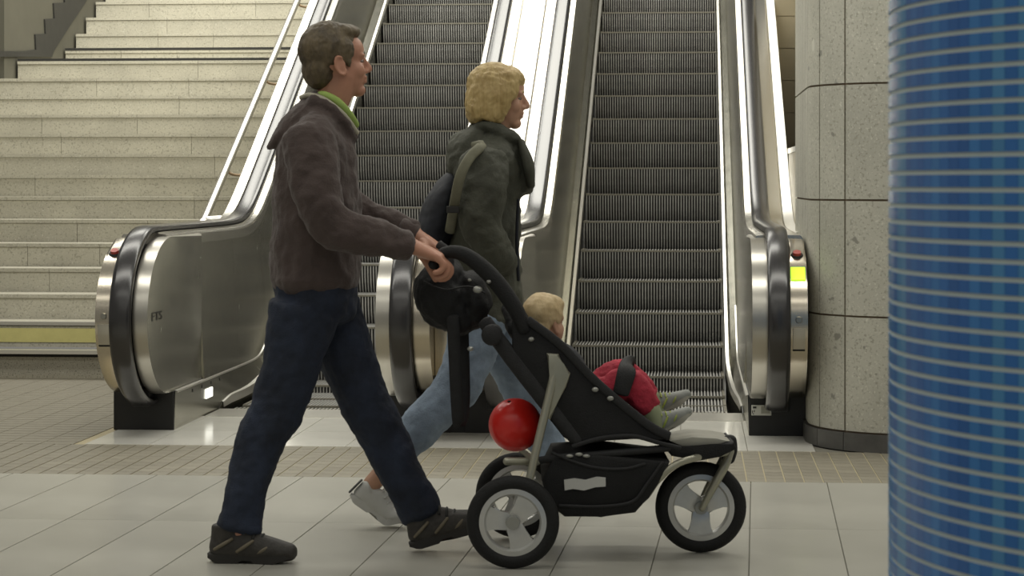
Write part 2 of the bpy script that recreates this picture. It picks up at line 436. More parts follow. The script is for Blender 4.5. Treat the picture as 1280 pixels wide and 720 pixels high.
    quadstrip(bm, lambda y: (t_in(y)+s*.004, y, 0 if y < 11.4 else zn(y)+.035), lambda y: (c+s*.527, y, zl(y)-.004), ys)
    obj('skirt_plate', bm, steel_panel, root, 40)
    ysb = [y for y in ys if y > 11.35]
    bm = bmesh.new()
    g = lambda y: min(1, (y-11.35)/.25)
    quadstrip(bm, lambda y: (t_in(y)-s*.006, y, zn(y)+.012*g(y)), lambda y: (t_in(y)-s*.004, y, zn(y)+.022+.034*g(y)), ysb)
    quadstrip(bm, lambda y: (t_in(y)-s*.004, y, zn(y)+.022+.034*g(y)), lambda y: (t_in(y)+s*.014, y, zn(y)+.030+.034*g(y)), ysb)
    obj('guard_strip', bm, alu, root, 50)
    bm = bmesh.new()
    yl = [y for y in ys if y < 13.05]
    quadstrip(bm, lambda y: (c+s*.514, y, zl(y)-.008), lambda y: (c+s*.516, y, zl(y)), yl)
    quadstrip(bm, lambda y: (c+s*.516, y, zl(y)), lambda y: (c+s*.53, y, zl(y)+.004), yl)
    obj('ledge', bm, alu, root, 40)
    dy = {}
    seams = [11.0, 11.87, 12.62]+[13.4+.9*k for k in range(8)]
    def zd(y):
        return ZT-.05 + (SLOPE*.13*math.log1p(math.exp(min(40, (y-YB)/.13))))
    for a, b_ in zip(seams, seams[1:]):
        bm = bmesh.new(); k = 8; yy = [a+.002+(b_-a-.004)*i/k for i in range(k+1)]
        A = [bm.verts.new((c+s*.522, y, zl(y)+.004)) for y in yy]; B = [bm.verts.new((c+s*.564, y, zd(y))) for y in yy]
        A2 = [bm.verts.new((c+s*.534, y, zl(y)+.004)) for y in yy]; B2 = [bm.verts.new((c+s*.576, y, zd(y))) for y in yy]
        for i in range(k):
            bm.faces.new((A[i], A[i+1], B[i+1], B[i])); bm.faces.new((A2[i], B2[i], B2[i+1], A2[i+1]))
            bm.faces.new((B[i], B[i+1], B2[i+1], B2[i])); bm.faces.new((A[i], A2[i], A2[i+1], A[i+1]))
        bm.faces.new((A[0], B[0], B2[0], A2[0])); bm.faces.new((A[-1], A2[-1], B2[-1], B[-1]))
        obj('inner_panel', bm, steel_panel, root)
    # backing core and outer cladding
    bm = bmesh.new(); yy = [10.62]+[y for y in ys if y > 10.62]
    for xo in (.58, .780):
        quadstrip(bm, lambda y: (c+s*xo, y, min(0, zn(y)-.6) if y < 12.5 else zn(y)-.6), lambda y: (c+s*xo, y, zd(y)-.01), yy)
    obj('cladding', bm, steel_panel, root, 40)
    return n
def step_mesh():
    bm = bmesh.new(); n = 50; p = 2*HW/n
    curve = [(.0,-.010),(.003,-.06),(.014,-.115),(.034,-.170),(.066,-.225)]      # the riser curves back under the nose
    prism(bm, [(y+.009, z) for y, z in curve]+[(.338,-.225),(.338,-.008),(.009,-.008)], 'x', -HW+.004, HW-.004)
    for f in bm.faces: f.material_index = 1
    n1 = len(bm.faces)
    for k in range(n):
        x = -HW+p*(k+.5)
        prism(bm, curve+[(y+.011, z) for y, z in curve[::-1]], 'x', x-p*.21, x+p*.21)
        box(bm, (x-p*.21, .012, -.010), (x+p*.21, .336, .0), 0)
    box(bm, (-HW+.004, -.004, -.010), (HW-.004, .014, .001), 2)
    for sx in (-1, 1): box(bm, (sx*(HW-.012)-.008, .006, -.01), (sx*(HW-.012)+.008, .336, .004), 2)
    me = bpy.data.meshes.new('step'); bmesh.ops.recalc_face_normals(bm, faces=bm.faces[:]); bm.to_mesh(me); bm.free()
    for m in (rib_m, groove_m, nose_m): me.materials.append(m)
    return me
SM = step_mesh()
def escalator(c, phase, label, kinds):
    root = empty('escalator', (c, 11.4, 0)); props(root, label, 'escalator', 'pair of escalators')
    hold = empty('tmp', (0,0,0))
    y = 13.1+phase-.335*5
    while y < 19.9:
        link('step', SM, root, (0, y-11.4, zn(y)-.004)); y += .335
    bm = bmesh.new(); box(bm, (c-.52, 10.98, -.02), (c+.52, 11.36, .003))
    n = 44
    for k in range(n):
        x = c-HW+2*HW*(k+.5)/n; box(bm, (x-.005, 11.36, -.02), (x+.005, 11.43, .004))
    cp = obj('comb_plate', bm, alu, hold)
    unit(hold, -1, c, kinds[0]); unit(hold, 1, c, kinds[1])
    for o in list(hold.children):
        o.parent = root; o.location = (-c, -11.4, 0)
    bpy.data.objects.remove(hold)
    return root
CL, CR = -1.99, -.26
esc_l = escalator(CL, .17, 'left escalator with steel sides, beside the pale stone stairs', ('left', 'mid'))
esc_r = escalator(CR, 0.0, 'right escalator with steel sides, next to the rounded stone pillar', ('mid', 'right'))
# lit sign and bolts on the left skirt, lettering on the left panel
def text_mesh(txt, size, m, name, parent, M, extrude=.0008):
    cu = bpy.data.curves.new('t', 'FONT'); cu.body = txt; cu.size = size; cu.extrude = extrude; cu.align_x = 'CENTER'; cu.align_y = 'CENTER'
    o = bpy.data.objects.new('t', cu); C.objects.link(o); bpy.context.view_layer.update()
    me = bpy.data.meshes.new_from_object(o.evaluated_get(bpy.context.evaluated_depsgraph_get())); bpy.data.objects.remove(o)
    me.materials.clear(); me.materials.append(m); me.transform(M); return link(name, me, parent)
Rx = Matrix(((0,0,1,0),(1,0,0,0),(0,1,0,0),(0,0,0,1)))           # text plane facing +x, reading away from the camera
xs_ = .535-.002
text_mesh('FTS', .058, mat('faded_ink', (.03,.028,.024), .7), 'panel_lettering', esc_l, Matrix.Translation((-xs_, 10.05-11.4, .575)) @ Matrix.Diagonal((1,2.3,1,1)) @ Rx)
bm = bmesh.new(); box(bm, (-.529, 11.05-11.4, .085), (-.522, 11.20-11.4, .135), 0, .003); obj('lit_sign', bm, glass_sign, esc_l)
for k in range(8):
    bm = bmesh.new(); yb = 10.75+.21*k-11.4; box(bm, (-.529, yb, .150), (-.5245, yb+.012, .166)); obj('bolt', bm, dark_trim, esc_l)
# bright cover between the two escalators
bm = bmesh.new()
path = [(y, z-.012) for y, z in DECK]
hw = (CR-.785 - (CL+.785))/2; xc = (CR-.785 + CL+.785)/2
sweep(bm, [(-hw+.002,-.06),(-hw+.002,0),(hw-.002,0),(hw-.002,-.06)], path, xc, 1)
cov = obj('trim_1', bm, mat('white_cover', (.78,.76,.70), .35, .3), None, 30); props(cov, kind='structure')
bm = bmesh.new(); box(bm, (CL+.80, 10.38, 0), (CR-.80, 10.64, .19)); 
o = obj('trim_2', bm, black, None); props(o, kind='structure')

bm = bmesh.new(); prism(bm, [(10.10,.30),(10.06,.55),(10.12,.80),(10.25,.92),(10.9,.94),(10.9,.19),(10.35,.19)], 'x', CL+.784, CR-.784, .01, 2)
o = obj('trim_3', bm, steel_rim, None, 40); props(o, kind='structure')
# cover between the right escalator and the wall
bm = bmesh.new(); sweep(bm, [(CR+.787,-.08),(CR+.787,-.014),(.583,-.006),(.583,-.08)], DECK[3:], 0, 1)
o = obj('trim_4', bm, alu, None, 30); props(o, kind='structure')
# ------------------------------------------------------------------ hand rail tube along the stairs
hr = empty('stair_rail', (-2.95, 13.2, 0)); props(hr, 'pale metal tube hand rail on brackets above the stone stairs', 'hand rail')
XH = -2.95
def oh(px, py): 
    y, z = onx(px, py, XH); return Vector((XH, y, z))
A, B = oh(256, 274), oh(372, 0); d = (B-A).normalized()
bm = bmesh.new(); tube(bm, [A-Vector((-.10, 0, .0)), A-d*.01, A+d*.06, A+(B-A)*.5, B+d*3.2], .024, 14, 4); 
for v in bm.verts: v.co -= Vector((-2.95, 13.2, 0))
obj('tube', bm, alu, hr, 60)
for t in (.22, .62, 1.02, 1.45):
    p = A+(B-A)*t-Vector((-2.95, 13.2, 0)); bm = bmesh.new()
    tube(bm, [p, p+Vector((.0,0,-.06)), p+Vector((.05,0,-.08)), p+Vector((.17,0,-.08))], .009, 10, 4); obj('bracket', bm, mat('bracket', (.36,.26,.16), .4, .6), hr, 60)
# stringer: stepped dark band on the wall beside the upper flight
Xw = XL-.02+.004
def pw_(px, py):
    y, z = onx(px, py, Xw); return (y-17.0, z)
zig = [(-8,64),(30,64),(44,62),(43,43),(56,42),(55,24),(67,23),(66,4),(80,3),(79,-16),(92,-17),(91,-38),(128,-40),(108,0),(93,22),(80,42),(66,64),(64,71),(-8,71)]
bm = bmesh.new(); prism(bm, [pw_(*q) for q in zig], 'x', -.002, .014)
obj('stringer', bm, dark_trim, wl)
# ------------------------------------------------------------------ pillar with curved stone cladding
pil = empty('pillar', (1.2, 10.4, 0)); props(pil, 'rounded pillar clad in speckled grey stone tiles behind the right newel', 'pillar', kind='structure')
pil['kind'] = 'structure'
PCX, PCY, PR = 1.01, 10.20, .46
def ppath(s, off=0.0):              # s measured along the face: s<0 front (towards +x), arc, then left face
    L = PR*PI/2
    if s < 0: return Vector((PCX-s, PCY-PR-off, 0))
    if s < L:
        a = s/PR; return Vector((PCX-(PR+off)*math.sin(a), PCY-(PR+off)*math.cos(a), 0))
    return Vector((PCX-PR-off, PCY+(s-L), 0))
def shell(bm, s0, s1, z0, z1, o0, o1, n=5):
    q = []
    for i in range(n+1):
        s = s0+(s1-s0)*i/n; a = ppath(s, o0); b_ = ppath(s, o1)
        q.append([bm.verts.new((v.x-1.2, v.y-10.4, zz)) for v, zz in ((a,z0),(b_,z0),(b_,z1),(a,z1))])
    for P, Q in zip(q, q[1:]):
        for k in range(4): bm.faces.new((P[k], P[(k+1)%4], Q[(k+1)%4], Q[k]))
    bm.faces.new(q[0]); bm.faces.new(q[-1][::-1])
L = PR*PI/2
bm = bmesh.new(); shell(bm, -.8, L+1.2, 0, 3.4, -.12, 0, 40); obj('core', bm, pill_joint, pil)
sb = [-.8, -.45, -.10, .345-.235, .345, .345+.177, L-.02, L+.21, L+.44, L+.68, L+.92, L+1.2]
zb = [.084, .606, 1.13, 1.655, 2.18, 2.70, 3.4]
for a, b_ in zip(sb, sb[1:]):
    for z0, z1 in zip(zb, zb[1:]):
        bm = bmesh.new(); shell(bm, a+.005, b_-.005, z0+.0045, z1-.0045, -.02, .010, 5); obj('stone_tile', bm, pill_m, pil, 40)
    bm = bmesh.new(); shell(bm, a+.002, b_-.002, 0, .080, -.02, .022, 5); obj('base_tile', bm, pill_base, pil, 40)
# tiled wall along the right escalator
wr = newbox('wall_right', (0, 0, -.1), (.3, 4.0, 4.6), plain_wall, loc=(.76, 11.4, 0)); props(wr, kind='structure')
we = newbox('wall_end', (0, 0, -.1), (1.4, .3, 5.2), plain_wall, loc=(.588, 15.42, 0)); props(we, kind='structure')
for i in range(3):
    for j in range(15):
        newbox('wall_tile', (.003, -.014, .003), (.447, 0, .225), beige_tile, we, loc=(.45*i, 0, 1.475+.228*j))
lw = newbox('wall_low', (0, 0, -.1), (.2, 1.8, 1.385), plain_wall, loc=(.586, 11.4, 0)); props(lw, kind='structure')
newbox('wall_ledge', (-.006, 0, 1.385), (.2, 1.81, 1.415), alu, lw)

# ------------------------------------------------------------------ blue mosaic column
cu_, cd_ = 1.161, 3.198
colc = Vector((cu_*CT-cd_*ST, cu_*ST+cd_*CT, 0)); CRD = .595
col = empty('mosaic_column', colc); props(col, kind='structure')
bm = bmesh.new(); bmesh.ops.create_cone(bm, cap_ends=True, segments=128, radius1=CRD-.003, radius2=CRD-.003, depth=3.0, matrix=Matrix.Translation((0,0,1.5)))
obj('column_core', bm, grout_m, col, 30)
NCOL = 156; PZ = .0240; da = 2*PI/NCOL
tmats = [mat('mosaic_blue_%d' % k, c_, .22, objrand=.06, spec=.6) for k, c_ in enumerate([(.030,.17,.50),(.045,.22,.56),(.075,.28,.56),(.024,.14,.45),(.055,.25,.60)])]
def tile_verts(a0, a1, z0, z1):
    r0, r1 = CRD-.004, CRD
    out = []
    for r in (r0, r1):
        ins = .0 if r == r0 else .0004
        for a, z in ((a0,z0),(a1,z0),(a1,z1),(a0,z1)): out.append((r*math.cos(a), r*math.sin(a), z))
    return out
TF = ((4,5,6,7),(0,1,5,4),(1,2,6,5),(2,3,7,6),(3,0,4,7))
# visible arc: from the tangent on the camera's left round to the frame edge
vdir = math.atan2(-colc.y, -colc.x)        # towards the camera
cand = []
for i in range(NCOL):
    am = (i+.5)*da
    dlt = (am-vdir+PI) % (2*PI) - PI
    P = colc + Vector((CRD*math.cos(am), CRD*math.sin(am), 0))
    nrm = Vector((math.cos(am), math.sin(am), 0))
    dep = -P.x*ST+P.y*CT; u = P.x*CT+P.y*ST; px = 640+F*u/dep
    facing = nrm.dot((-P).normalized())
    if facing > 0.02 and px < 1290:
        for j in range(125):
            z = PZ*(j+.5); py = HZ-F*(z-H)/dep
            if -12 < py < 732: cand.append((facing/dep, i, j))
cand.sort(reverse=True); big = {(i, j) for _, i, j in cand[:300]}
cmesh = {}
gz, ga = .0035, .0004/CRD
for _, i, j in cand[:300]:
    if i not in cmesh:
        me = bpy.data.meshes.new('mosaic_tile'); me.from_pydata(tile_verts(i*da+ga, (i+1)*da-ga, gz, PZ-gz), [], TF); me.update()
        me.materials.append(tmats[random.Random(i*31+5).randrange(5)]); cmesh[i] = me
    link('mosaic_tile', cmesh[i], col, (0, 0, PZ*j))
V, FC, MI = [], [], []
for i in range(NCOL):
    mi = random.Random(i*31+5).randrange(5)
    for j in range(124):
        if (i, j) in big: continue
        n0 = len(V); V += tile_verts(i*da+ga, (i+1)*da-ga, PZ*j+gz, PZ*(j+1)-gz); FC += [[n0+k for k in f] for f in TF]; MI += [mi]*5
me = bpy.data.meshes.new('mosaic_field'); me.from_pydata(V, [], FC); me.update()
for m in tmats: me.materials.append(m)
me.polygons.foreach_set('material_index', MI)
props(link('mosaic_field', me, col), kind='stuff')

# ================================================================== people
skin = mat('skin', (.50,.245,.16), .48, var=.10, vscale=9)
skin_f = mat('skin_fair', (.52,.29,.19), .48, var=.08, vscale=9)
hood_m = mat('hoodie_cloth', (.072,.050,.044), .85, var=.12, vscale=14, bump=.25, bscale=160, sheen=.15)
trim_m = mat('hoodie_trim', (.42,.39,.30), .7)
green_m = mat('green_shirt', (.30,.42,.10), .75, var=.08, vscale=20)
denim = mat('dark_denim', (.015,.022,.042), .8, var=.5, vscale=8, bump=.3, bscale=220)
denim_l = mat('pale_denim', (.22,.28,.36), .8, var=.30, vscale=9, bump=.3, bscale=220)
shoe_m = mat('shoe_dark', (.040,.036,.031), .6, var=.3, vscale=40, bump=.2, bscale=120)
shoe_a = mat('shoe_accent', (.17,.145,.10), .6)
sole_m = mat('shoe_sole', (.028,.026,.023), .7)
white_shoe = mat('white_shoe', (.58,.58,.55), .5, var=.06, vscale=20)
hair_br = mat('brown_hair', (.050,.036,.020), .55, col2=(.16,.12,.065), vscale=26, stretch=(1,1,.35), bump=.5, bscale=90)
hair_bl = mat('blond_hair', (.34,.225,.075), .5, col2=(.60,.45,.20), vscale=16, stretch=(2.2,2.2,.22), bump=.4, bscale=70)
hair_ch = mat('child_hair', (.50,.36,.18), .5, col2=(.68,.53,.30), vscale=22, stretch=(1,1,.5), bump=.3, bscale=90)
eye_w = mat('eye_white', (.24,.19,.165), .2); eye_d = mat('eye_iris', (.05,.035,.025), .15)
olive = mat('olive_jacket', (.062,.064,.046), .75, var=.25, vscale=7, bump=.3, bscale=120)
strap_m = mat('olive_strap', (.17,.165,.11), .7, var=.12, vscale=30)
navy = mat('navy_bag', (.013,.015,.022), .7, var=.3, vscale=20)
pink = mat('red_trousers', (.42,.025,.05), .8, var=.25, vscale=16, bump=.3, bscale=120)
grey_sh = mat('child_shoe', (.26,.27,.25), .6, var=.15, vscale=30); green_tr = mat('child_shoe_trim', (.35,.42,.08), .6)
fab = mat('black_fabric', (.0065,.0065,.007), .75, var=.3, vscale=14, bump=.3, bscale=200)
fab2 = mat('charcoal_webbing', (.016,.016,.017), .7, var=.25, vscale=40, bump=.3, bscale=250)
frame_m = mat('champagne_tube', (.40,.39,.31), .38, .55, var=.05, vscale=20)
silver = mat('silver_plastic', (.36,.36,.33), .35, .5)
tyre_m = mat('tyre', (.006,.006,.006), .7, bump=.3, bscale=150)
rim_m = mat('wheel_rim', (.62,.62,.60), .30, .6, var=.05, vscale=20)
foot_m = mat('footrest_grey', (.33,.32,.27), .6, var=.08, vscale=20)
red_ball = mat('red_ball', (.82,.026,.018), .28, spec=.6)
label_m = mat('reflective_label', (.55,.55,.52), .4)

def figure(name, px, D, label, group=None):
    u0 = (px-640)/F*D
    root = empty(name, (u0*CT-D*ST, u0*ST+D*CT, 0), TH)
    props(root, label, 'person' if name == 'person' else None)
    off = Vector((u0, D, 0))
    return root, (lambda a, b, d=D: cl(a, b, d)-off)
def Rz(a): return Matrix.Rotation(a, 4, 'Z')
def Ry(a): return Matrix.Rotation(a, 4, 'Y')
def xf(bm, n0, M):
    for v in list(bm.verts)[n0:]: v.co = M @ v.co
def head_shape(bm, M, sc=1.0, fem=False):
    n0 = len(bm.verts); b2 = bmesh.new()
    ell(b2, (-.014,0,.034), (.096,.075,.094)); ell(b2, (.030,0,-.030), (.064,.060,.088)); ell(b2, (.010,0,-.055), (.062,.056,.05))
    ell(b2, (.066,0,-.097), (.026,.030,.022)); ell(b2, (.045,0,.035), (.054,.062,.058))
    for s in (-1, 1):
        ell(b2, (.076,s*.028,.018), (.018,.026,.010)); ell(b2, (.056,s*.040,-.032), (.030,.020,.028)); ell(b2, (.098,s*.011,-.036), (.010,.009,.008))
        ell(b2, (-.006,s*.0755,-.012), (.019,.0055,.030), Matrix.Rotation(-.2, 3, 'Y')); ell(b2, (.006,s*.073,-.032), (.010,.008,.012))
    for s in (-1, 1):
        ell(b2, (.0755,s*.029,.0062), (.0135,.0155,.0062)); ell(b2, (.0740,s*.029,-.0105), (.0120,.0140,.0055))
        e = [Vector((-.006+.019*math.cos(a)-.006*math.sin(a)*.9, s*.0815, -.012+.031*math.sin(a))) for a in (1.0+.45*k for k in range(10))]
        tube(b2, e, [.0045]*10, 8, 2)
    tube(b2, [(.088,0,.016),(.101,0,-.006),(.1115,0,-.026),(.1105,0,-.034)], [.0095,.0100,.0115,.010], 10, 4)
    ell(b2, (.092,0,-.056), (.010,.024,.0065)); ell(b2, (.090,0,-.070), (.010,.021,.0075)); ell(b2, (.084,0,-.063), (.010,.022,.012))
    bmesh.ops.scale(b2, vec=(sc,sc,sc), verts=b2.verts[:]); b2.transform(M)
    me = bpy.data.meshes.new('h'); b2.to_mesh(me); b2.free(); bm.from_mesh(me); bpy.data.meshes.remove(me)
def eyes(root, M, sc, par=None):
    for s in (-1, 1):
        bm = bmesh.new(); ell(bm, (.0755,s*.029,-.002), (.0105,.0125,.0080)); bmesh.ops.scale(bm, vec=(sc,)*3, verts=bm.verts[:]); bm.transform(M); e = obj('eye', bm, eye_w, root, 180)
        bm = bmesh.new(); ell(bm, (.0818,s*.0295,-.002), (.0055,.0072,.0066)); bmesh.ops.scale(bm, vec=(sc,)*3, verts=bm.verts[:]); bm.transform(M); obj('iris', bm, eye_d, e, 180)
def brows(root, M, sc, m):
    for s in (-1, 1):
        bm = bmesh.new(); tube(bm, [(.092,s*.014,.020),(.0915,s*.030,.025),(.079,s*.048,.019)], [.004,.005,.003], 8, 4); bmesh.ops.scale(bm, vec=(sc,)*3, verts=bm.verts[:]); bm.transform(M); obj('eyebrow', bm, m, root, 80)
def hand(bm, Wp, Fv, N, S, curls=(.9,1.1,.7), sc=1.0, thumb=1.0):
    Fv = Fv.normalized(); N = (N-Fv*N.dot(Fv)).normalized(); S = (S-Fv*S.dot(Fv)-N*S.dot(N)).normalized()
    tube(bm, [Wp-Fv*.03*sc, Wp+Fv*.01*sc, Wp+Fv*.05*sc, Wp+Fv*.092*sc], [(.024*sc,.028*sc),(.021*sc,.029*sc),(.019*sc,.038*sc),(.014*sc,.041*sc)], 14, 4, .6, S)
    for off, ln, k in ((.031,.078,0),(.0105,.088,1),(-.0105,.082,2),(-.031,.064,3)):
        p = Wp+(Fv*(.090-.006*abs(k-1))+S*off)*sc; a = -.10; pts = [p]
        for seg, cu in zip((.46,.30,.24), curls):
            a += cu; d = Fv*math.cos(a)-N*math.sin(a); p = p+d*ln*seg*sc; pts.append(p)
        tube(bm, pts, [.0105*sc,.0098*sc,.009*sc,.0078*sc], 10, 3, .9, S)
    p = Wp+(Fv*.028+S*.030-N*.006)*sc; pts = [p]
    for d, ln in (((Fv*.55+S*.62-N*.35*thumb), .044), ((Fv*.75+S*.15-N*.6*thumb), .034), ((Fv*.75-S*.1-N*.65*thumb), .026)):
        p = p+d.normalized()*ln*sc; pts.append(p)
    tube(bm, pts, [.014*sc,.0125*sc,.0112*sc,.009*sc], 10, 3, .9, N)
def shoe(root, heel, pitch, length, D_half, upper, sole, accent=None, yaw=0.0, laces=None, bend=0.0, collar=.085):
    """heel = point under the heel; pitch > 0 lifts the toe; built along +x"""
    k = length/.29
    M = Matrix.Translation(heel) @ Rz(yaw) @ Ry(-pitch)
    def bendv(co):
        if bend and co.x > .19*k:
            t = co.x-.19*k; c_, s_ = math.cos(bend), math.sin(bend)
            zz = co.z; return Vector((.19*k+t*c_-zz*s_*.6, co.y, zz*c_+t*s_))
        return co
    out = [(-.002,0),(.004,.028),(.04,.037),(.10,.034),(.16,.040),(.215,.050),(.26,.042),(.285,.022),(.292,0)]
    out = out+[(x,-y*.95) for x, y in out[-2:0:-1]]
    out = [(x*k*.955+.004*k, y*k*.95) for x, y in out]
    bm = bmesh.new(); prism(bm, [Vector(p) for p in catmull([Vector((x,y,0)) for x, y in out+[out[0]]], 4)[:-1]] and [(p.x, p.y) for p in catmull([Vector((x,y,0)) for x, y in out+[out[0]]], 4)[:-1]], 'z', 0, .030*k, .007*k, 2)
    for v in bm.verts:
        x = v.co.x/k
        if v.co.z < .012*k: v.co.z += max(0, (x-.21))*.30*k + max(0, .035-x)*.45*k + (.010*k if .10 < x < .15 else 0)
        v.co = bendv(v.co)
    bm.transform(M); so = obj('shoe_sole', bm, sole, root, 40)
    def up(bm):
        tube(bm, [(.035*k,0,.045*k),(.09*k,0,.052*k),(.15*k,0,.047*k),(.215*k,0,.038*k),(.262*k,0,.032*k)], [(.040*k,.036*k),(.050*k,.037*k),(.047*k,.041*k),(.037*k,.048*k),(.028*k,.038*k)], 16, 5, .8)
        tube(bm, [(.055*k,0,.04*k),(.058*k,0,.075*k),(.060*k,0,collar*k)], [(.050*k,.034*k),(.047*k,.034*k),(.047*k,.036*k)], 16, 4, .3)
        tube(bm, [(.07*k,0,(collar-.005)*k),(.125*k,0,.088*k),(.175*k,0,.064*k)], [.026*k,.026*k,.022*k], 12, 4)
        for v in bm.verts: v.co = M @ bendv(v.co)
    u = solid('shoe', up, upper, root, .005, 4)
    so.parent = u
    if laces:
        for i in range(4):
            x = (.105+.022*i)*k; z = (.117-.0135*i)*k
            bm = bmesh.new(); tube(bm, [(x,-.030*k,z-.010*k),(x+.006*k,-.012*k,z+.008*k),(x+.006*k,.012*k,z+.008*k),(x,.030*k,z-.010*k)], .0042*k, 8, 4)
            for v in bm.verts: v.co = M @ bendv(v.co)
            obj('lace', bm, laces, u, 60)
    if accent:
        for sgn in (-1, 1):
            for (x0, x1, z0, z1) in ((.03,.085,.045,.078),(.10,.15,.038,.072),(.165,.205,.034,.058)):
                bm = bmesh.new(); tube(bm, [(x0*k, sgn*.036*k, z0*k), ((x0+x1)/2*k, sgn*.0415*k, (z0+z1)/2*k), (x1*k, sgn*.035*k, z1*k)], [.005*k,.006*k,.005*k], 8, 4)
                for v in bm.verts: v.co = M @ bendv(v.co)
                obj('shoe_overlay', bm, accent, u, 60)
    return u

# ------------------------------------------------------------------ man in the hoodie
man, P = figure('person', 395, 7.05, 'man in dark brown hoodie and dark jeans pushing the black stroller')
hb = Matrix.Translation(P(420, 79, 7.05)) @ Rz(math.radians(20)) @ Ry(math.radians(-6))
HS = .98
wn, wf = P(511, 306, 6.86), P(519, 294, 7.24)
Fn = P(547, 321, 6.86)-wn; Ff = P(552, 314, 7.24)-wf
def man_body(bm):
    head_shape(bm, hb, HS)
    tube(bm, [P(428,92), P(418,118), P(408,140), P(402,165)], [(.058,.055),(.058,.056),(.060,.062),(.070,.09)], 16, 4)
    tube(bm, [P(402,175), P(398,230), P(396,300), P(396,370)], [(.075,.12),(.09,.14),(.085,.12),(.085,.12)], 16, 4)
    tube(bm, [P(398,182,6.88), P(400,178,7.05), P(404,182,7.24)], .045, 12, 4)
    for sh, el, wr, Fv, S in ((P(392,175,6.87), P(407,270,6.82), wn, Fn, Vector((0,1,0))), (P(402,175,7.25), P(434,262,7.29), wf, Ff, Vector((0,-1,0)))):
        tube(bm, [sh, el, wr-(wr-el)*.04, wr], [.042,.040,.030,.026], 12, 5)
        N = Vector((-Fv.z, 0, Fv.x))
        hand(bm, wr, Fv, N, S, (.5,1.2,.9), 1.2)
    for pts in ((P(386,385,6.95), P(350,512,6.93), P(305,640,6.90), P(300,668,6.89)), (P(406,385,7.14), P(458,508,7.13), P(522,630,7.10), P(530,655,7.09))):
        tube(bm, pts, [.066,.050,.040,.036], 14, 5)
solid('body', man_body, skin, man, .0042, 3)
eyes(man, hb, HS); brows(man, hb, HS, hair_br)
def hair_man(bm):
    b2 = bmesh.new()
    ell(b2, (-.024,0,.048), (.100,.084,.096)); ell(b2, (-.062,0,-.018), (.054,.070,.066)); ell(b2, (.022,0,.098), (.070,.062,.034)); ell(b2, (.056,0,.094), (.030,.050,.020))
    for s in (-1, 1): ell(b2, (.006,s*.064,.040), (.046,.020,.044)); ell(b2, (.024,s*.066,.006), (.011,.010,.026))
    bmesh.ops.scale(b2, vec=(HS,)*3, verts=b2.verts[:]); b2.transform(hb)
    me = bpy.data.meshes.new('h'); b2.to_mesh(me); b2.free(); bm.from_mesh(me); bpy.data.meshes.remove(me)
solid('hair', hair_man, hair_br, man, .005, 2, [(.05,.010),(.014,.005)])
def hoodie(bm):
    tube(bm, [P(394,354), P(395,335), P(396,290), P(396,240), P(397,195), P(401,166), P(406,142)], [(.140,.178),(.146,.188),(.148,.190),(.142,.192),(.130,.200),(.108,.175),(.074,.085)], 20, 5, .3)
    tube(bm, [P(386,172,6.89), P(390,205,6.85), P(402,262,6.81), P(425,286,6.81), P(470,299,6.83), P(508,306,6.86)], [(.078,.078),(.086,.074),(.077,.068),(.070,.064),(.062,.058),(.050,.048)], 16, 5, .5)
    tube(bm, [P(398,172,7.22), P(410,215,7.27), P(432,258,7.29), P(470,275,7.28), P(516,292,7.24)], [(.078,.078),(.078,.070),(.066,.062),(.056,.054),(.044,.042)], 16, 5, .5)
    tube(bm, [P(388,176,6.88), P(398,160,6.96), P(402,156,7.05), P(402,160,7.14), P(400,176,7.23)], [.070,.066,.07,.066,.070], 16, 5, .5)
    # hood lying on the back and standing round the neck
    tube(bm, [P(400,122,7.05), P(382,144,7.05), P(360,166,7.05), P(336,186,7.05)], [(.030,.075),(.048,.100),(.034,.075),(.006,.015)], 16, 5, .6)
    for sg in (-1, 1):
        tube(bm, [P(384,128,7.05), P(392,126,7.05+sg*.07), P(410,134,7.05+sg*.095), P(430,152,7.05+sg*.075), P(443,172,7.05+sg*.03)], [.022,.024,.024,.022,.016], 12, 5)
    tube(bm, [P(394,357), P(394,347)], [(.138,.180),(.146,.190)], 20, 2, .3)
solid('hoodie', hoodie, hood_m, man, .0065, 3, [(.12,.030),(.04,.012)])
for sg in (-1, 1):
    bm = bmesh.new(); tube(bm, [P(377,122,7.05), P(388,119,7.05+sg*.068), P(408,126,7.05+sg*.098), P(430,144,7.05+sg*.082), P(446,166,7.05+sg*.03)], .0085, 10, 6); obj('hood_trim', bm, trim_m, man, 80)
    bm = bmesh.new(); tube(bm, [P(396,122,7.05), P(404,119,7.05+sg*.062), P(421,127,7.05+sg*.078), P(436,143,7.05+sg*.058), P(444,156,7.05+sg*.01)], [(.014,.014)]*5, 12, 5); obj('shirt_collar', bm, green_m, man, 80)
def jeans(bm):
    tube(bm, [P(395,342), P(395,365), P(397,395)], [(.132,.168),(.136,.172),(.128,.165)], 20, 5, .3)
    tube(bm, [P(382,388,6.955), P(367,440,6.95), P(351,500,6.94), P(322,560,6.92), P(308,610,6.90), P(302,644,6.895), P(299,661,6.89)], [(.118,.095),(.098,.088),(.088,.078),(.078,.072),(.070,.066),(.070,.064),(.073,.064)], 18, 5, .25)
    tube(bm, [P(409,388,7.145), P(430,440,7.14), P(455,500,7.13), P(480,550,7.12), P(506,602,7.10), P(524,636,7.095), P(528,646,7.09)], [(.118,.095),(.098,.088),(.086,.078),(.080,.072),(.072,.068),(.070,.066),(.070,.066)], 18, 5, .25)
solid('jeans', jeans, denim, man, .0065, 3, [(.10,.022),(.03,.008)])
bm = bmesh.new(); tube(bm, [P(494,305,6.85), P(511,308,6.858)], [(.050,.048),(.046,.044)], 16, 3, .4); obj('cuff', bm, hood_m, man, 80)
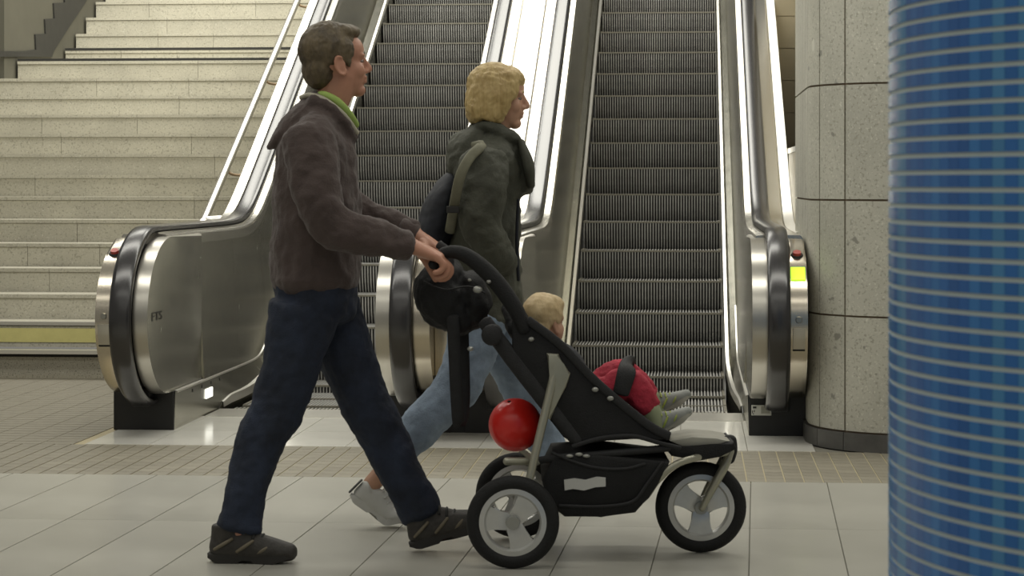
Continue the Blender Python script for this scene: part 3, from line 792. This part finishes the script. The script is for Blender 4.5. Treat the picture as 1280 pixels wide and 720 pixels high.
bm = bmesh.new(); tube(bm, [P(502,288,7.24), P(518,293,7.238)], [(.044,.042),(.040,.038)], 16, 3, .4); obj('cuff', bm, hood_m, man, 80)
hp = P(259, 699, 6.89); hp.z = .0
shoe(man, hp, 0.0, .296, 0, shoe_m, sole_m, shoe_a, -.06, ink, 0, .112)
hp = P(513, 690, 7.08); hp.z = .002
shoe(man, hp, math.radians(17), .29, 0, shoe_m, sole_m, shoe_a, 0, ink, 0, .112)

# ------------------------------------------------------------------ woman in the olive jacket
wom, P = figure('person', 608, 7.80, 'blond woman in olive jacket and pale jeans walking behind the stroller')
wb = Matrix.Translation(P(623, 122, 7.8)) @ Rz(math.radians(4)) @ Ry(math.radians(2))
WS = .94
def wom_body(bm):
    head_shape(bm, wb, WS, True)
    tube(bm, [P(628,140), P(620,158), P(615,178), P(612,200)], [(.048,.046),(.048,.048),(.052,.054),(.06,.08)], 16, 4)
    tube(bm, [P(612,195), P(609,250), P(606,310), P(606,380)], [(.075,.11),(.08,.115),(.08,.11),(.08,.11)], 16, 4)
    for sh, el, wr, Fv in ((P(606,205,7.63), P(598,285,7.60), P(616,318,7.66), Vector((.3,.9,-.4))), (P(614,205,7.97), P(606,285,8.0), P(616,318,7.94), Vector((.3,-.9,-.4)))):
        tube(bm, [sh, el, wr], [.045,.038,.024], 12, 6)
        hand(bm, wr, Fv, Vector((0,-1 if sh.y < 0 else 1,0)), Vector((.3,0,1)), (.35,.45,.35), .72, .3)
    for pts in ((P(600,372,7.70), P(575,478,7.66), P(492,575,7.60), P(464,606,7.585)), (P(612,372,7.9), P(655,490,7.93), P(698,590,7.95), P(703,622,7.95))):
        tube(bm, pts, [.066,.050,.036,.032], 14, 6)
solid('body', wom_body, skin_f, wom, .0045, 3)
eyes(wom, wb, WS); brows(wom, wb, WS, hair_bl)
def hair_wom(bm):
    b2 = bmesh.new()
    ell(b2, (-.022,0,.040), (.104,.092,.098)); ell(b2, (.035,0,.072), (.066,.080,.052)); ell(b2, (.078,0,.072), (.022,.056,.026))
    tube(b2, [(-.055,0,.07),(-.078,0,.0),(-.082,0,-.05),(-.078,0,-.088)], [(.055,.078),(.050,.088),(.044,.090),(.036,.082)], 18, 5, .5)
    for s in (-1, 1):
        tube(b2, [(.0,s*.066,.06),(-.012,s*.078,.0),(-.022,s*.080,-.05),(-.030,s*.074,-.086)], [(.070,.028),(.066,.026),(.058,.025),(.046,.022)], 16, 5, .5)
        ell(b2, (.050,s*.066,.035), (.026,.014,.050))
    bmesh.ops.scale(b2, vec=(WS,)*3, verts=b2.verts[:]); b2.transform(wb)
    me = bpy.data.meshes.new('h'); b2.to_mesh(me); b2.free(); bm.from_mesh(me); bpy.data.meshes.remove(me)
solid('hair', hair_wom, hair_bl, wom, .005, 2, [(.05,.014),(.012,.006)])
def jacket(bm):
    tube(bm, [P(606,398), P(605,350), P(606,300), P(608,255), P(611,215), P(613,188), P(616,166)], [(.138,.175),(.136,.172),(.126,.165),(.124,.165),(.134,.185),(.112,.165),(.066,.072)], 20, 5, .3)
    tube(bm, [P(605,200,7.63), P(604,232,7.585), P(602,282,7.58), P(620,318,7.61), P(630,334,7.66)], [(.082,.076),(.088,.072),(.078,.066),(.066,.060),(.056,.052)], 16, 5, .4)
    tube(bm, [P(613,200,7.97), P(610,240,8.01), P(606,282,8.01), P(632,328,7.96)], [(.080,.076),(.080,.072),(.072,.064),(.054,.050)], 16, 5, .4)
    # hood on the shoulders, standing collar, lapel swelling at the chest
    tube(bm, [P(606,166), P(588,180), P(572,200), P(566,216)], [(.040,.080),(.060,.115),(.050,.105),(.024,.06)], 16, 5, .6)
    for sg in (-1, 1):
        tube(bm, [P(592,162,7.8), P(602,158,7.8+sg*.055), P(622,164,7.8+sg*.072), P(640,176,7.8+sg*.055), P(650,190,7.8+sg*.02)], [.026,.028,.028,.026,.020], 12, 5)
    tube(bm, [P(640,190), P(651,212), P(655,236)], [(.040,.09),(.046,.10),(.034,.08)], 14, 5, .8)
solid('jacket', jacket, olive, wom, .0065, 3, [(.10,.034),(.03,.008)])
for nm, pts in (('lapel', [P(652,178,7.72), P(660,205,7.70), P(664,232,7.71)]),):
    bm = bmesh.new(); tube(bm, pts, [(.012,.03),(.022,.045),(.014,.03)], 12, 6); obj(nm, bm, olive, wom, 80)
bm = bmesh.new(); tube(bm, [P(648,250,7.66), P(646,300,7.67), P(648,350,7.68)], .006, 8, 5); obj('zip', bm, navy, wom, 80)
def wjeans(bm):
    tube(bm, [P(605,362), P(606,385), P(607,405)], [(.118,.155),(.12,.16),(.11,.15)], 20, 4, .3)
    tube(bm, [P(600,395,7.71), P(588,440,7.69), P(572,482,7.66), P(538,520,7.63), P(506,556,7.61), P(478,588,7.595)], [(.105,.088),(.092,.082),(.080,.072),(.074,.068),(.064,.062),(.058,.058)], 18, 5, .25)
    tube(bm, [P(612,395,7.89), P(636,445,7.91), P(656,492,7.93), P(680,548,7.945), P(699,604,7.95)], [(.105,.088),(.090,.082),(.076,.07),(.070,.066),(.062,.060)], 18, 5, .25)
solid('jeans', wjeans, denim_l, wom, .0065, 3, [(.09,.020),(.03,.008)])
hp = P(434, 622, 7.575)
shoe(wom, hp, math.radians(-35), .245, 0, white_shoe, white_shoe, None, 0, white_shoe, math.radians(33), .080)
bm = bmesh.new(); tube(bm, [P(437,615,7.56), P(444,608,7.56), P(452,600,7.57)], [(.004,.012)]*3, 8, 4); obj('heel_tab', bm, ink, wom, 60)
hp = P(690, 640, 7.95); hp.z = 0
shoe(wom, hp, 0.0, .245, 0, white_shoe, white_shoe, None, 0, white_shoe, 0, .080)

# backpack on her back with one visible strap
bag, P = figure('backpack', 556, 7.80, 'dark navy backpack with olive strap on the back of the blond woman'); props(bag, cat='backpack')
bag.location.z = 0
def pack(bm):
    tube(bm, [P(566,226), P(556,250), P(547,280), P(545,304)], [(.040,.09),(.066,.125),(.070,.135),(.050,.12)], 18, 5, .8)
    tube(bm, [P(543,272), P(538,292), P(538,302)], [(.028,.09),(.036,.10),(.028,.09)], 14, 4, .8)
solid('pack', pack, navy, bag, .007, 4, [(.06,.012)])
bm = bmesh.new()
tube(bm, [P(590,184,7.70), P(602,182,7.585), P(588,196,7.525), P(576,218,7.50), P(570,244,7.515), P(566,268,7.57), P(562,290,7.68)], [(.018,.007)]*7, 12, 6, .5); obj('strap', bm, strap_m, bag, 80)
bm = bmesh.new(); box(bm, tuple(P(566,262,7.535)-Vector((.022,.008,.012))), tuple(P(566,262,7.535)+Vector((.022,.008,.012))), 0, .003); obj('buckle', bm, ink, bag)
bm = bmesh.new(); tube(bm, [P(541,262,7.69), P(536,285,7.685), P(538,303,7.70)], .004, 8, 4); obj('zip', bm, ink, bag, 80)

# ------------------------------------------------------------------ stroller
stl, S = figure('stroller', 740, 7.06, 'black three-wheeled stroller with beige frame tubes and silver wheels'); props(stl, cat='stroller')
def tpart(name, pts, r, m, par=stl, n=6, seg=12, cap=.8):
    bm = bmesh.new(); tube(bm, pts, r, seg, n, cap); return obj(name, bm, m, par, 80)
def torus(bm, c, R0, r, nr=48, ns=14, sq=1.0):
    rg = []
    for i in range(nr):
        a = 2*PI*i/nr
        rg.append([bm.verts.new((c[0]+(R0+r*math.cos(t))*math.cos(a), c[1]+r*sq*math.sin(t), c[2]+(R0+r*math.cos(t))*math.sin(a))) for t in (2*PI*k/ns for k in range(ns))])
    for i in range(nr):
        A, B = rg[i], rg[(i+1)%nr]
        for k in range(ns): bm.faces.new((A[k], A[(k+1)%ns], B[(k+1)%ns], B[k]))
def wheel(c, R0, ang=0.4):
    bm = bmesh.new(); torus(bm, c, R0-.024, .024, 56, 14, .95); wh = obj('wheel', bm, tyre_m, stl, 80)
    bm = bmesh.new(); ri, ro = R0-.062, R0-.040
    n = 56
    for y0, y1 in ((-.016,.016),):
        q = [[bm.verts.new((c[0]+r*math.cos(2*PI*i/n), c[1]+y, c[2]+r*math.sin(2*PI*i/n))) for i in range(n)] for r, y in ((ri,-.010),(ri+.006,-.018),(ro,-.016),(ro,.016),(ri+.006,.018),(ri,.010))]
        for a in range(6):
            A, B = q[a], q[(a+1)%6]
            for i in range(n): bm.faces.new((A[i], A[(i+1)%n], B[(i+1)%n], B[i]))
    obj('rim', bm, rim_m, wh, 40)
    for k in range(3):
        a = ang+2*PI*k/3; bm = bmesh.new()
        pr = [(.010,-.030),(.045,-.026),(ri*.75,-.030),(ri+.004,-.050),(ri+.008,0),(ri+.004,.050),(ri*.75,.030),(.045,.026),(.010,.030)]
        prism(bm, [(x*math.cos(a)-y*math.sin(a), x*math.sin(a)+y*math.cos(a)) for x, y in pr], 'y', -.010, .010, .004, 2)
        bm.transform(Matrix.Translation(c)); obj('spoke', bm, rim_m, wh, 40)
    bm = bmesh.new(); bmesh.ops.create_cone(bm, cap_ends=True, segments=24, radius1=.026, radius2=.020, depth=.055, matrix=Matrix.Rotation(PI/2, 4, 'X'))
    bm.transform(Matrix.Translation(c)); obj('hub', bm, silver, wh, 40)
    return wh
cn = S(641, 653, 6.77); cn.z = .146; wheel(cn, .146, .9)
cf = S(648, 618, 7.35); cf.z = .146; wheel(cf, .146, .3)
cw = S(876, 633, 7.06); cw.z = .149; wheel(cw, .149, .5)
N_, Ff_ = 6.88, 7.24
# rear axle and frame
tpart('rear_axle', [cn, (cn+cf)/2, cf], .012, silver)
tops, hing = [], []
for D_, tw in ((N_, cn), (Ff_, cf)):
    dd = D_
    low = Vector((tw.x+.03, tw.y+(.045 if D_ < 7 else -.045), .185))
    top = S(697, 452, dd)
    tpart('rear_leg', [top, top.lerp(low, .5), low, Vector((tw.x, low.y, .15))], [.015,.0135,.013,.013], frame_m)
    bm = bmesh.new(); yb = top.y
    prism(bm, [(S(x, y, dd).x, S(x, y, dd).z) for x, y in ((683,441),(698,442),(703,456),(713,466),(708,482),(697,502),(688,524),(677,520),(686,490),(689,468))], 'y', yb-.02, yb+.012, .006, 2); obj('side_bracket', bm, frame_m, stl, 40)
    tpart('lower_tube', [S(658,578,dd), S(700,572,dd), S(770,566,dd), S(835,560,dd)], .012, fab2)
    tpart('stay_tube', [Vector((tw.x, low.y, .33))+Vector((-.02,0,0)), S(672,577,dd)], .0125, frame_m, n=3)
    # front tube swings under the basket up to the fork head
    tpart('front_tube', [S(772,634,dd), S(803,624,dd), S(822,600,dd), S(846,580,dd), S(880,570, dd*.6+7.06*.4), S(908,566, 7.06+(dd-7.06)*.22)], .0115, frame_m)
    # padded handle bar side
    h = [S(655,412,dd), S(643,384,dd), S(615,346,dd), S(582,319,dd), S(556,316,dd), S(542,330,dd)]
    tpart('handle_bar', h, [.022,.026,.027,.024,.019,.016], fab, n=6, seg=14)
    hing.append(h[-1])
    tpart('seat_tube', [S(606,402,dd), S(640,448,dd), S(690,512,dd), S(722,552,dd)], [(.024,.014),(.026,.014),(.026,.014),(.020,.014)], fab2)
    for (a, b_, r) in ((597,362,.015),(611,352,.008),(587,350,.006),(618,414,.011),(588,436,.010),(664,424,.010)):
        if dd < 7:
            bm = bmesh.new(); ell(bm, S(a, b_, dd-.028), (r, .012, r*.75)); obj('buckle', bm, silver, stl, 80)
    bm = bmesh.new(); p = S(615,418,dd); tube(bm, [p+Vector((0,-.03,0)), p+Vector((0,.03,0))], .034, 20, 2, .4); obj('hinge', bm, fab2, stl, 50)
    for a, b_ in ((744,487),(763,498)):
        if dd < 7:
            bm = bmesh.new(); ell(bm, S(a, b_, dd-.02), (.011,.007,.008)); obj('rivet', bm, silver, stl, 80)
tpart('handle_grip', [Vector((hing[0].x, hing[0].y-.02, hing[0].z)), (hing[0]+hing[1])/2, hing[1]], .0165, fab, seg=16)
tpart('cross_tube', [S(668,577,N_), S(668,577,7.06), S(668,577,Ff_)], .011, frame_m)
# fork
fh = S(912, 562, 7.06)
for sg in (-1, 1):
    tpart('fork_arm', [fh+Vector((0,sg*.03,0)), fh+Vector((-.022,sg*.045,-.05)), cw+Vector((.03,sg*.045,.06)), cw+Vector((0,sg*.042,0))], [.013,.015,.013,.010], frame_m)
bm = bmesh.new(); tube(bm, [fh+Vector((0,0,.03)), fh, fh-Vector((.004,0,.03))], [.024,.026,.022], 16, 4); obj('fork_head', bm, fab, stl, 60)
# fabric
def sheet(name, poly, d0, d1, m, bev=.01, par=stl):
    bm = bmesh.new(); mid = (d0+d1)/2
    prism(bm, [(S(x, y, mid).x, S(x, y, mid).z) for x, y in poly], 'y', d0-7.06, d1-7.06, bev, 3); return obj(name, bm, m, par, 50)
side = [(640,400),(658,396),(676,412),(702,432),(722,452),(746,478),(776,505),(806,528),(838,546),(822,552),(792,546),(758,548),(722,557),(704,546),(684,520),(660,482),(640,445)]
for d0, d1 in ((6.872,6.892), (7.228,7.248)): sheet('side_panel', side, d0, d1, fab, .006)
for sgd in (6.868, 7.252):
    tpart('side_piping', [S(x, y, sgd) for x, y in ((660,400),(702,432),(746,478),(806,528),(836,545))], [(.014,.006)]*5, fab2)
    tpart('lower_piping', [S(x, y, sgd) for x, y in ((716,558),(750,548),(790,545),(822,553),(850,560))], [(.007,.005)]*5, fab2)
def back(bm):
    tube(bm, [S(640,402), S(668,446), S(700,500), S(722,540)], [(.028,.165),(.034,.172),(.036,.172),(.034,.165)], 20, 5, .6)
solid('seat_back', back, fab, stl, .007, 4, [(.05,.008)])
def seat(bm):
    tube(bm, [S(716,540), S(760,536), S(800,532), S(832,542)], [(.030,.165),(.032,.170),(.028,.165),(.020,.15)], 20, 5, .6)
solid('seat', seat, fab, stl, .007, 4)
sheet('footrest', [(822,548),(850,552),(885,552),(912,546),(916,555),(896,565),(870,570),(836,564)], 6.93, 7.19, fab, .008)
sheet('footrest_pad', [(834,546),(862,541),(892,543),(908,546),(890,552),(850,553)], 6.945, 7.175, foot_m, .003)
# basket
bk = sheet('basket', [(690,562),(745,558),(832,568),(826,584),(806,612),(790,630),(748,635),(704,635),(684,618),(676,590)], 6.865, 7.255, fab, .014)
tpart('basket_rim', [S(x, y, 6.862) for x, y in ((690,566),(720,578),(748,585),(780,586),(806,580))], .005, fab2, bk)
tpart('basket_piping', [S(x, y, 6.862) for x, y in ((700,632),(750,633),(790,627),(808,606),(828,578))], .005, fab2, bk)
bm = bmesh.new(); lp = [(705,600),(718,598),(732,600),(746,596),(757,597),(757,608),(744,609),(730,613),(716,611),(706,613)]
prism(bm, [(S(x, y, 6.858).x, S(x, y, 6.858).z) for x, y in lp], 'y', 6.855-7.06, 6.866-7.06); obj('basket_label', bm, label_m, bk)
for a, b_ in ((712,572),(724,570),(733,572)):
    bm = bmesh.new(); ell(bm, S(a, b_-2, 6.862), (.012,.006,.006)); obj('buckle', bm, silver, bk, 80)
tpart('foot_bar', [S(700,637,6.95), S(730,640,6.95), S(748,636,6.95)], .009, foot_m)
# folded canopy behind the child's head
def canopy(bm):
    tube(bm, [S(646,412,6.90), S(640,392,6.98), S(638,386,7.06), S(640,392,7.14), S(646,412,7.22)], [(.030,.03)]*5, 14, 5, .8)
    tube(bm, [S(656,408,6.89), S(652,398,6.99), S(650,394,7.06), S(652,398,7.13), S(656,408,7.23)], [(.022,.022)]*5, 14, 5, .8)
solid('canopy', canopy, fab, stl, .006, 3, [(.03,.010)])
# red ball tucked behind the seat
bl, B_ = figure('ball', 645, 7.06, 'shiny red ball tucked behind the stroller seat'); props(bl, cat='ball')
bm = bmesh.new(); ell(bm, B_(644, 531), (.087,.087,.087), None, 40, 24); obj('ball_skin', bm, red_ball, bl, 180)
bm = bmesh.new(); ell(bm, B_(644, 531)+Vector((-.02,-.03,.0795)), (.006,.006,.003)); obj('valve', bm, ink, bl, 180)
# black bag hanging from the handle
hbg, B_ = figure('handbag', 560, 7.06, 'soft black bag hanging from the stroller handle by long straps'); props(hbg, cat='bag')
def hang(bm):
    tube(bm, [B_(560,338), B_(552,358), B_(560,384), B_(578,404)], [(.055,.09),(.090,.115),(.086,.115),(.050,.09)], 18, 5, .8)
    tube(bm, [B_(590,352), B_(596,376), B_(592,400)], [(.045,.08),(.050,.09),(.036,.07)], 16, 5, .8)
solid('pouch', hang, fab, hbg, .007, 4, [(.05,.020)])
bm = bmesh.new(); tube(bm, [B_(530,352,6.945), B_(556,362,6.925), B_(585,358,6.95), B_(606,366,6.97)], [(.003,.003)]*4, 8, 5); obj('zip', bm, fab2, hbg, 80)
for dd in (6.97, 7.13):
    bm = bmesh.new(); tube(bm, [B_(548,305,dd), B_(562,318,dd-.03), B_(560,345,dd-.05)], [(.014,.005)]*3, 10, 5); obj('strap', bm, fab2, hbg, 80)
bm = bmesh.new(); tube(bm, [B_(566,395,6.96), B_(568,440,6.97), B_(571,500,6.98), B_(574,530,7.02), B_(580,500,7.09), B_(578,400,7.12)], [(.020,.006)]*6, 10, 5); obj('long_strap', bm, fab2, hbg, 80)

# ------------------------------------------------------------------ child in the stroller
kid, P = figure('person', 735, 7.06, 'small blond child in red trousers sitting in the stroller')
kb = Matrix.Translation(P(681, 404)) @ Rz(math.radians(48)) @ Ry(math.radians(-2)); KS = .70
def kid_body(bm):
    head_shape(bm, kb, KS); b2 = bmesh.new()
    ell(bm, kb @ Vector((.008,0,-.03)), (.056,.055,.05))
    tube(bm, [P(688,424), P(694,440), P(702,462), P(722,505)], [(.034,.034),(.032,.034),(.06,.085),(.07,.08)], 14, 5)
    for sg in (-1, 1):
        tube(bm, [P(700,450,7.06+sg*.095), P(722,478,7.06+sg*.12), P(752,486,7.06+sg*.09)], [.03,.026,.018], 12, 5)
        hand(bm, P(752,486,7.06+sg*.09), Vector((.9,0,.1)), Vector((0,0,1)), Vector((0,-sg,0)), (.4,.5,.4), .55)
    for sg, kn, an in ((-1, P(790,482,6.96), P(818,526,6.96)), (1, P(784,472,7.14), P(820,508,7.14))):
        tube(bm, [P(728,512,7.06+sg*.06), kn, an], [.040,.030,.022], 12, 5)
solid('body', kid_body, skin_f, kid, .005, 3)
eyes(kid, kb, KS)
def kid_hair(bm):
    b2 = bmesh.new(); ell(b2, (-.018,0,.048), (.108,.090,.098)); ell(b2, (-.060,0,-.01), (.055,.074,.07)); ell(b2, (.050,0,.085), (.052,.066,.044))
    bmesh.ops.scale(b2, vec=(KS,)*3, verts=b2.verts[:]); b2.transform(kb)
    me = bpy.data.meshes.new('h'); b2.to_mesh(me); b2.free(); bm.from_mesh(me); bpy.data.meshes.remove(me)
solid('hair', kid_hair, hair_ch, kid, .005, 3, [(.03,.008)])
def kid_top(bm):
    tube(bm, [P(690,436), P(700,456), P(716,492), P(730,522)], [(.045,.06),(.075,.10),(.082,.10),(.080,.095)], 16, 5, .5)
    for sg in (-1, 1): tube(bm, [P(700,450,7.06+sg*.09), P(722,478,7.06+sg*.12), P(748,485,7.06+sg*.095)], [.044,.040,.030], 12, 5, .5)
solid('jacket', kid_top, navy, kid, .006, 3, [(.04,.012)])
def kid_trs(bm):
    tube(bm, [P(726,515), P(745,515)], [(.075,.10),(.07,.10)], 14, 4, .6)
    tube(bm, [P(736,506,6.99), P(764,488,6.97), P(787,479,6.96), P(800,494,6.96), P(811,510,6.96)], [.060,.057,.052,.048,.042], 14, 5, .5)
    tube(bm, [P(736,500,7.13), P(760,478,7.14), P(780,468,7.14), P(798,482,7.14), P(812,496,7.14)], [.060,.056,.050,.044,.040], 14, 5, .5)
solid('trousers', kid_trs, pink, kid, .006, 3, [(.05,.018),(.02,.006)])
for dd, a0, b0, sl in ((6.96, 814, 553, 33), (7.14, 812, 528, 30)):
    shoe(kid, P(a0, b0, dd), math.radians(sl), .172, 0, grey_sh, foot_m, green_tr, 0, green_tr)
for an, ft, dd in (((812,512),(820,536),6.96), ((812,497),(822,518),7.14)):
    bm = bmesh.new(); tube(bm, [P(*an, dd), P((an[0]+ft[0])/2+2, (an[1]+ft[1])/2, dd), P(*ft, dd)], [.034,.031,.030], 14, 4); obj('sock', bm, mat('sock', (.30,.33,.20), .8), kid, 80)
# dark harness strap lying over the knee
bm = bmesh.new(); tube(bm, [P(776,492,6.90), P(783,466,6.905), P(785,456,6.96), P(788,452,7.06), P(784,458,7.17)], [(.026,.008),(.030,.010),(.026,.010),(.020,.008),(.016,.008)], 12, 6); bm.transform(Matrix.Translation(cl(735,0,7.06)*1-cl(740,0,7.06))); obj('harness', bm, fab2, stl, 80)
